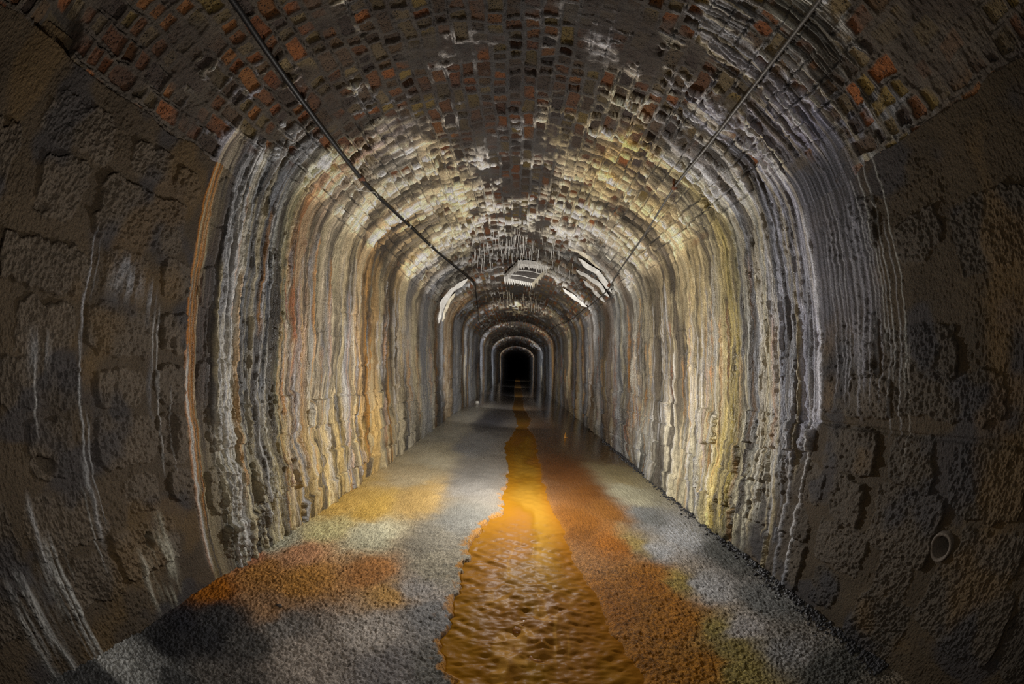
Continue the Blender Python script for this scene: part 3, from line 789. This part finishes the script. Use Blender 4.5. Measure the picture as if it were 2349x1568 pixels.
def build_stream():
    ph = np.arange(.018, math.radians(66), .0024)[::-1]
    z0 = 1.08 / np.tan(ph)
    u0 = np.linspace(0, 1, 300)
    u, z = np.meshgrid(u0, z0, indexing='ij')
    L, R = banks(z)
    L, R = L - .01, R + .02
    x = L + (R - L) * u
    c = (u - .5) * 2
    amp = sst(14, 3, z)
    rip = vn(x * 9, z * 26 - np.abs(x - .1) * 12, 80) * .5 + vn(x * 20 + 5, z * 52 + np.abs(x - .1) * 15, 81) * .3 + vn(x * 40, z * 80, 82) * .2
    h = -.014 + amp * .024 * (rip - .5)
    # crossing wavelets
    h = h + amp * .0010 * (np.sin((z * 46 + (x - .1) * 60) + 3 * vn(x * 5, z * 5, 83)) + np.sin((z * 46 - (x - .1) * 60) + 3 * vn(x * 5, z * 5, 84))) * sst(1.0, .2, np.abs(c))
    # the little cascade near the camera
    cas = sst(2.0, 1.35, z) * sst(.9, .3, np.abs(x - .07) / .3)
    h = h + cas * (.035 * (fbm(x * 9, z * 6, 3, 85) - .5) + .012 * (vn(x * 28, z * 18, 86) - .5))
    h = mix(h, -.022 + 0 * h, sst(.85, 1., u))
    h = mix(h, -.03 + 0 * h, sst(.03, .0, u))
    base = np.array((.17, .078, .005))
    col = np.ones(x.shape + (3,)) * base
    tone = fbm(x * 5, z * 2.2, 3, 87)
    col = mixc(col, (.22, .112, .012), sst(.45, .7, tone))
    col = mixc(col, (.2, .085, .014), .8 * sst(.55, .3, tone))
    col = mixc(col, (.21, .09, .005), sst(.35, .1, u) * .7)
    col = mixc(col, (.19, .068, .005), sst(.6, .95, u) * .8)
    xs = x + .09 * (fbm(x * 2, z * 3, 2, 91) - .5)
    w = sst(.55, .9, vn(xs * 60, z * 3.2, 88)) * sst(.4, .7, fbm(x * 6, z * 3, 2, 90)) * sst(2.6, 1.7, z) * sst(.30, .1, np.abs(x - .05))
    w = w + sst(.6, .75, fbm(x * 16, z * 7, 3, 89)) * cas
    col = mixc(col, (.50, .27, .05), np.clip(w, 0, 1) * .35)
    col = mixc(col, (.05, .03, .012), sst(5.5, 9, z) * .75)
    P = place(x, FL + h, z)
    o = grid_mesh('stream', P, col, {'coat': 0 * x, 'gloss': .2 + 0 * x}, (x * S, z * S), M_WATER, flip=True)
    return tag(o, 'orange ochre stream of shallow water running down the middle of the tunnel floor', 'stream', kind='stuff')


def water_material():
    N = Nodes('ochre_water')
    alb = N.attr('albedo').outputs['Color']
    uv = N.attr('surface').outputs['Vector']
    nz = N.noise(uv, 38., 3., .5)
    b = N.n('ShaderNodeBump', {'Strength': .25, 'Distance': .008, 'Height': nz}).outputs[0]
    return N.out(Base_Color=alb, Roughness=.42, IOR=1.33, Normal=b, Specular_IOR_Level=.06)


M_WATER = water_material()
build_stream()


def floor_pt(x, z, up=0.):
    h = float(floor_relief(np.array([x * 1.]), np.array([z * 1.]))[0])
    p = place(np.array([x]), np.array([FL + h + up]), np.array([z]))[0]
    return tuple(float(v) for v in p)


# ------------------------------------------------------------------ cables, brackets
def cable(name, ctrl, off, rad, mat, label):
    """ctrl: (s, z) along the vault; hangs off the bricks by off."""
    pts = [surf_pt(s, z, off) for (s, z) in ctrl]
    path = smooth_path(pts, 90)
    org = np.array(pts[0])
    vs, fs = tube([p - org for p in path], rad, 10)
    o = mesh(name, vs, fs, mat)
    o.location = org
    return tag(o, label, 'cable')


cable('power_cable', [(2.434, -.4), (2.434, .2), (2.434, .605), (2.422, .89), (2.412, 1.2), (2.4, 1.67), (2.394, 2.27), (2.402, 2.52), (2.471, 3.385), (2.535, 4.2), (2.645, 5.27), (2.771, 6.4), (2.80, 6.85)], .07, .0125 * S, M_RUBBER, 'thick black cable along the left side of the vault')
cable('steel_cable', [(4.715, -.3), (4.715, .1), (4.715, .482), (4.717, .842), (4.72, 1.158), (4.731, 1.657), (4.738, 2.233), (4.81, 3.09), (4.906, 4.436), (4.966, 4.92), (4.966, 6.69), (4.924, 8.76), (4.80, 10.8), (4.75, 13.)], .065, .0075 * S, M_STEEL, 'thin grey steel cable along the right side of the vault')
cable('drop_cable', [(2.80, 6.86), (2.73, 7.6), (2.645, 8.57), (2.5, 10.), (2.40, 11.1), (2.43, 12.5), (2.47, 14.1)], .06, .007 * S, M_RUBBER, 'thin dark cable sagging far back on the left side beyond the square hatch')


def blob(center, rad, seed, mat, name, parent=None, squash=(1, 1, 1), sub=2):
    import bmesh
    bm = bmesh.new()
    bmesh.ops.create_icosphere(bm, subdivisions=sub, radius=1)
    r = random.Random(seed)
    ph = [r.uniform(0, 6.3) for _ in range(6)]
    for v in bm.verts:
        c = v.co
        k = 1 + .22 * math.sin(3.1 * c.x + ph[0]) * math.sin(2.7 * c.y + ph[1]) + .16 * math.sin(5.3 * c.z + ph[2] + 2 * c.x) + .08 * math.sin(9 * c.y + ph[3])
        v.co = (c.x * k * rad * squash[0], c.y * k * rad * squash[1], c.z * k * rad * squash[2])
    me = bpy.data.meshes.new(name)
    bm.to_mesh(me)
    bm.free()
    me.polygons.foreach_set('use_smooth', [True] * len(me.polygons))
    me.materials.append(mat)
    o = link(name, me, parent)
    o.location = center
    return o


def bracket(s, z, off, label, rad, wire=True, seed=1, tail=1.):
    base = surf_pt(s, z, 0)
    o = empty('cable_bracket', base)
    cpos = surf_pt(s, z, off)
    loc = lambda p: np.array(p) - np.array(base)
    vs, fs = tube([loc(surf_pt(s - .045, z - .02, -.02)), loc(surf_pt(s - .028, z - .012, off * .6)), loc(surf_pt(s - .005, z - .004, off * .95))], rad, 8)
    mesh('hook', vs, fs, M_RUST, o)
    blob(loc(cpos), rad * 2.0, seed, M_RUST, 'clamp', o, (1.0, 1.3, .9))
    if wire:
        p = [surf_pt(s - .07 * tail, z + .0, off + .01), surf_pt(s - .072 * tail, z + .05, off + .015), surf_pt(s - .02, z + .15, off + .03), surf_pt(s + .015, z + .23, off + .02), surf_pt(s + .01, z + .32, off + .016)]
        vs, fs = tube([loc(q) for q in smooth_path(p, 24)], .0035 * S, 6)
        mesh('wire_tie', vs, fs, M_WIRE, o)
    return tag(o, label, 'bracket', 'cable brackets on the vault')


bracket(2.394, 2.27, .07, 'rusty bracket with a loose wire tie holding the thick black cable', .012 * S, True, 3)
bracket(4.738, 2.233, .065, 'small rusty bracket holding the steel cable, nearer of the two on the right', .010 * S, False, 4)
bracket(4.93, 4.80, .065, 'small rusty bracket on the steel cable beside the broad white flowstone ribbons', .013 * S, False, 5)


def cable_tie(s, z, label, k=1.):
    p = np.array(surf_pt(s, z, .07))
    q = np.array(surf_pt(s + .004, z + .06, .07))
    d = (q - p) / np.linalg.norm(q - p)
    vs, fs = tube([-d * .012 * k, d * .012 * k], .0185 * S * k, 10)
    o = mesh('cable_tie', vs, fs, M_WIRE)
    o.location = p
    return tag(o, label, 'tie', 'ties on the black cable')


cable_tie(2.471, 3.385, 'pale tie around the black cable, nearer of the pair', 1.0)
cable_tie(2.53, 4.1, 'pale tie around the black cable, farther of the pair', 1.15)


# ------------------------------------------------------------------ square hatch in the crown
def build_hatch():
    c4 = [np.array((.042, 5.75)), np.array((.470, 5.90)), np.array((.282, 7.12)), np.array((-.193, 6.69))]   # (x, z) corners, near edge first
    yb = 1.53
    cen = sum(c4) / 4
    org = place(np.array([cen[0]]), np.array([yb]), np.array([cen[1]]))[0]
    o = empty('hatch', tuple(org))

    def P(p, y):
        return place(np.array([p[0]]), np.array([yb + SH * p[0] + y]), np.array([p[1]]))[0] - org
    # three planks that run across
    for i in range(3):
        t0, t1 = i / 3 + .006, (i + 1) / 3 - .006
        a0, a1 = c4[0] + (c4[3] - c4[0]) * t0, c4[0] + (c4[3] - c4[0]) * t1
        b0, b1 = c4[1] + (c4[2] - c4[1]) * t0, c4[1] + (c4[2] - c4[1]) * t1
        sag = .004 * (i - 1)
        q = [a0, b0, b1, a1]
        vs = [P(p, sag) for p in q] + [P(p, sag + .03) for p in q]
        f = [(0, 1, 2, 3), (7, 6, 5, 4), (0, 4, 5, 1), (1, 5, 6, 2), (2, 6, 7, 3), (3, 7, 4, 0)]
        mesh('plank', vs, f, M_BOARD, o, smooth=False)
    for i in (1, 2):
        t = i / 3
        a, b = c4[0] + (c4[3] - c4[0]) * t, c4[1] + (c4[2] - c4[1]) * t
        pts = [P(a + (b - a) * k + np.array((0, .03 * math.sin(7 * k + i))), -.006) for k in np.linspace(0, 1, 14)]
        vs, fs = tube(pts, .008 * S, 6)
        mesh('lime_seam', vs, fs, M_CALC, o)
    # fringed lime rim on the four sides
    r = random.Random(3)
    for e in range(4):
        a, b = c4[e], c4[(e + 1) % 4]
        n = 40 if e % 2 else 26
        out = (a + b) / 2 - cen
        out = out / np.linalg.norm(out)
        a, b = a + (a - b) / np.linalg.norm(b - a) * .035, b + (b - a) / np.linalg.norm(b - a) * .035
        top, mid, bot, inn = [], [], [], []
        for k in range(n + 1):
            p = a + (b - a) * k / n
            ln = .03 + .015 * r.random() + (.09 * r.random() if k % 2 else 0)
            top.append(P(p + out * .022, .05 + .02 * r.random()))
            mid.append(P(p + out * (.024 + .010 * r.random()), .0))
            bot.append(P(p + out * .012, -ln))
            inn.append(P(p - out * .012, .02))
        vs = top + mid + bot + inn
        fs = []
        for k in range(n):
            for q in range(3):
                fs.append((q * (n + 1) + k, q * (n + 1) + k + 1, (q + 1) * (n + 1) + k + 1, (q + 1) * (n + 1) + k))
        mesh('lime_fringe', vs, fs, M_CALC if e != 1 else M_CALCW, o, smooth=False)
    return tag(o, 'square wooden hatch in the crown of the vault rimmed with a fringe of white lime', 'hatch')


build_hatch()


# ------------------------------------------------------------------ flowstone ribbons on the haunches
def ribbon(sa, sb, z0, z1, wid, thick, label, mat, seed):
    n, m = 60, 11
    r = random.Random(seed)
    ph = [r.uniform(0, 6) for _ in range(4)]
    org = np.array(surf_pt((sa + sb) / 2, (z0 + z1) / 2))
    vs = np.zeros((n, m, 3))
    for i in range(n):
        t = i / (n - 1)
        s = sa + (sb - sa) * t
        zc = z0 + (z1 - z0) * t + .03 * math.sin(6 * t + ph[0]) + .012 * math.sin(17 * t + ph[1])
        w = wid * (math.sin(math.pi * min(1, max(0, t * .94 + .03))) ** .45) * (1 + .2 * math.sin(9 * t + ph[2]))
        for j in range(m):
            a = -1 + 2 * j / (m - 1)
            off = .010 + thick * (1 - a * a) ** .6 * (1 + .15 * math.sin(13 * t + 3 * a + ph[3])) * min(1, 6 * t + .1, 6 * (1 - t) + .1)
            vs[i, j] = np.array(surf_pt(s, zc + a * w, off)) - org
    o = grid_mesh('flowstone_ribbon', vs, mat=mat)
    o.location = org
    return tag(o, label, 'flowstone', 'white flowstone ribbons')


ribbon(1.72, 2.72, 6.60, 6.45, .11, .06, 'thick white flowstone ribbon curving down the left haunch near the hatch', M_CALC, 1)
ribbon(1.80, 2.40, 6.98, 6.85, .06, .04, 'narrow flowstone ribbon just behind the thick white one on the left haunch', M_CALCW, 2)
ribbon(4.40, 5.02, 4.90, 5.02, .062, .05, 'broadest white flowstone ribbon on the right haunch, ending at the steel cable', M_CALC, 3)
ribbon(4.45, 5.05, 5.40, 5.24, .05, .045, 'white flowstone ribbon behind the broadest one on the right haunch', M_CALC, 4)
ribbon(4.62, 5.08, 5.72, 5.55, .045, .04, 'short white flowstone ribbon third from the front on the right haunch', M_CALC, 5)
ribbon(4.42, 4.95, 6.92, 6.76, .075, .05, 'white flowstone ribbon farthest back on the right haunch, beyond the hatch', M_CALC, 6)
ribbon(4.2, 4.72, 4.62, 4.70, .03, .04, 'thin white flowstone ribbon in front of the broadest one on the right haunch', M_CALCW, 7)


# ------------------------------------------------------------------ stalactites on the crown
def straw_mesh(seed):
    r = random.Random(seed)
    pts, rad = [], []
    for k in range(5):
        t = k / 4
        pts.append((.05 * math.sin(3 * t + seed) * t, .05 * math.cos(2 * t + seed) * t, .15 - 1.15 * t))
        rad.append((1.6 if k == 0 else 1.0) * (1 - .72 * t) + .02)
    vs, fs = tube(pts, [q * .06 for q in rad], 6)
    me = bpy.data.meshes.new('stalactite')
    me.from_pydata([tuple(v) for v in vs], [], fs)
    me.polygons.foreach_set('use_smooth', [True] * len(me.polygons))
    return me


straws = [straw_mesh(i) for i in range(6)]
for me in straws:
    me.materials.append(M_CALC)
straws_c = [me.copy() for me in straws]
for me in straws_c:
    me.materials.clear()
    me.materials.append(M_CALCW)


hung = []


def hang(s, z, ln, thick, cream, label, group):
    if any(abs(s - a) < .022 and abs(z - b) < .05 for a, b in hung):
        return None
    hung.append((s, z))
    me = (straws_c if cream else straws)[random.randrange(6)]
    o = bpy.data.objects.new('stalactite', me)
    o.location = surf_pt(s, z, -.004)
    o.scale = (ln * S * thick, ln * S * thick, ln * S)
    o.rotation_euler = (random.uniform(-.05, .05), random.uniform(-.05, .05), random.uniform(0, 6))
    COL.objects.link(o)
    return tag(o, label, 'stalactite', group)


MID = STOT / 2
for i in range(190):
    z = random.triangular(4.3, 6.6, 5.3)
    s = MID + random.gauss(-.04, .30)
    if z > 5.55 and -.36 < s - MID < .62:
        continue
    hang(s, z, random.uniform(.05, .15), random.uniform(.6, 1.1), False, 'thin white stalactite among those hanging from the crown around the square hatch', 'white stalactites around the hatch')
for i in range(70):
    z = random.uniform(8.2, 10.2)
    hang(MID + random.gauss(-.02, .36), z, random.uniform(.06, .2), random.uniform(.5, .8), True, 'small cream stalactite on the crown of the vault far beyond the hatch', 'cream stalactites beyond the hatch')
for i in range(55):
    z = random.triangular(2.0, 4.2, 3.2)
    hang(MID + random.choice([-1, 1]) * random.uniform(.15, .75), z, random.uniform(.02, .05), random.uniform(1.0, 1.8), True, 'short drip stone on the brick joints of the crown in front of the hatch', 'short drip stones before the hatch')

# ------------------------------------------------------------------ drain pipe in the right wall
def build_pipe():
    sx = STOT - (-.54 - FL)
    x, y, nx, ny = profile(np.array([sx]))
    ctr = place(x, y, np.array([.50]))[0]
    o = empty('drain_pipe', tuple(float(v) for v in ctr))
    n = 36
    ro, ri = .053 * S, .040 * S
    prof = [(-.20 * S, ro), (.016 * S, ro), (.020 * S, (ro + ri) / 2 + .002), (.015 * S, ri), (-.20 * S, ri)]
    vs, fs = [], []
    for (d, r_) in prof:
        for k in range(n):
            a = 2 * math.pi * k / n
            w = 1 + .03 * math.sin(3 * a)
            vs.append((-d, r_ * w * math.cos(a), r_ * w * math.sin(a)))
    for q in range(len(prof) - 1):
        for k in range(n):
            k2 = (k + 1) % n
            fs.append((q * n + k, q * n + k2, (q + 1) * n + k2, (q + 1) * n + k))
    mesh('pipe_rim', vs, fs, M_PIPE, o)
    vs = [(.17 * S, 0, 0)] + [(.17 * S, ri * math.cos(2 * math.pi * k / n), ri * math.sin(2 * math.pi * k / n)) for k in range(n)]
    mesh('pipe_bore', vs, [(0, 1 + k, 1 + (k + 1) % n) for k in range(n)], M_BORE, o)
    return tag(o, 'round clay drain pipe with a dark bore set in the right wall', 'pipe')


build_pipe()


# ------------------------------------------------------------------ grit along the right wall, stones and scraps
def build_grit():
    import bmesh
    bm = bmesh.new()
    r = random.Random(8)
    for i in range(1500):
        z = .5 + 5.5 * r.random() ** 1.5
        x = 1.345 - abs(r.gauss(0, .030)) * (1.3 if z < 1.6 else 1)
        rad = r.uniform(.004, .013) * S
        p = floor_pt(x, z, .004)
        g = bmesh.ops.create_icosphere(bm, subdivisions=1, radius=rad)
        k = (r.uniform(.7, 1.3), r.uniform(.7, 1.3), r.uniform(.6, 1.1))
        for v in g['verts']:
            c = v.co
            v.co = (c.x * k[0] * r.uniform(.85, 1.15) + p[0], c.y * k[1] * r.uniform(.85, 1.15) + p[1], c.z * k[2] + p[2])
    me = bpy.data.meshes.new('grit')
    bm.to_mesh(me)
    bm.free()
    me.materials.append(M_GRIT)
    return tag(link('grit', me), 'strip of dark wet grit along the foot of the right wall', 'grit', kind='stuff')


build_grit()

for (x, z, rad, mat, label, seed, up) in (
        (-.978, 1.17, .012, M_STONE, 'small dark stone on the grey gravel beside the orange stain on the left', 1, .004),
        (-.917, .652, .010, M_STONE, 'small dark stone on pale gravel at the bottom left of the floor', 2, .004),
        (-1.14, 11.3, .05, M_WHITE, 'small pale stone far back by the left wall in the shallow water', 3, .01)):
    o = blob(floor_pt(x, z, up), rad * S, seed, mat, 'pebble', None, (1.3, .9, .7))
    tag(o, label, 'stone')
for (x, z, rad, label, seed) in (
        (.02, 1.40, .045, 'largest ochre rock in the little cascade of the stream', 11),
        (-.05, 1.46, .026, 'ochre rock on the left of the little cascade', 12),
        (.11, 1.33, .032, 'ochre rock on the right of the little cascade', 13),
        (.07, 1.18, .030, 'ochre rock in the stream nearest the bottom edge of the picture', 14)):
    p = floor_pt(x, z, -.045)
    o = blob(p, rad * S, seed, M_OCHREROCK, 'rock', None, (1.1, 1.2, .7), 3)
    tag(o, label, 'rock')


def scrap():
    p = np.array(floor_pt(.765, 6.1, .004))
    pts = [(-.035, 0, 0), (0, -.02, .004), (.04, .0, .0), (.01, .03, .012), (-.012, .01, .10), (-.028, .018, .05)]
    vs = [np.array(q) * S * .9 for q in pts] + [np.array(q) * S * .9 + np.array((0, .006, 0)) for q in pts]
    n = 6
    fs = [tuple(range(n)), tuple(range(2 * n - 1, n - 1, -1))] + [(k, n + k, n + (k + 1) % n, (k + 1) % n) for k in range(n)]
    o = mesh('leaf', vs, fs, M_LEAF, smooth=False)
    o.location = p
    return tag(o, 'small orange leaf lying on the wet floor right of the stream', 'leaf')


scrap()
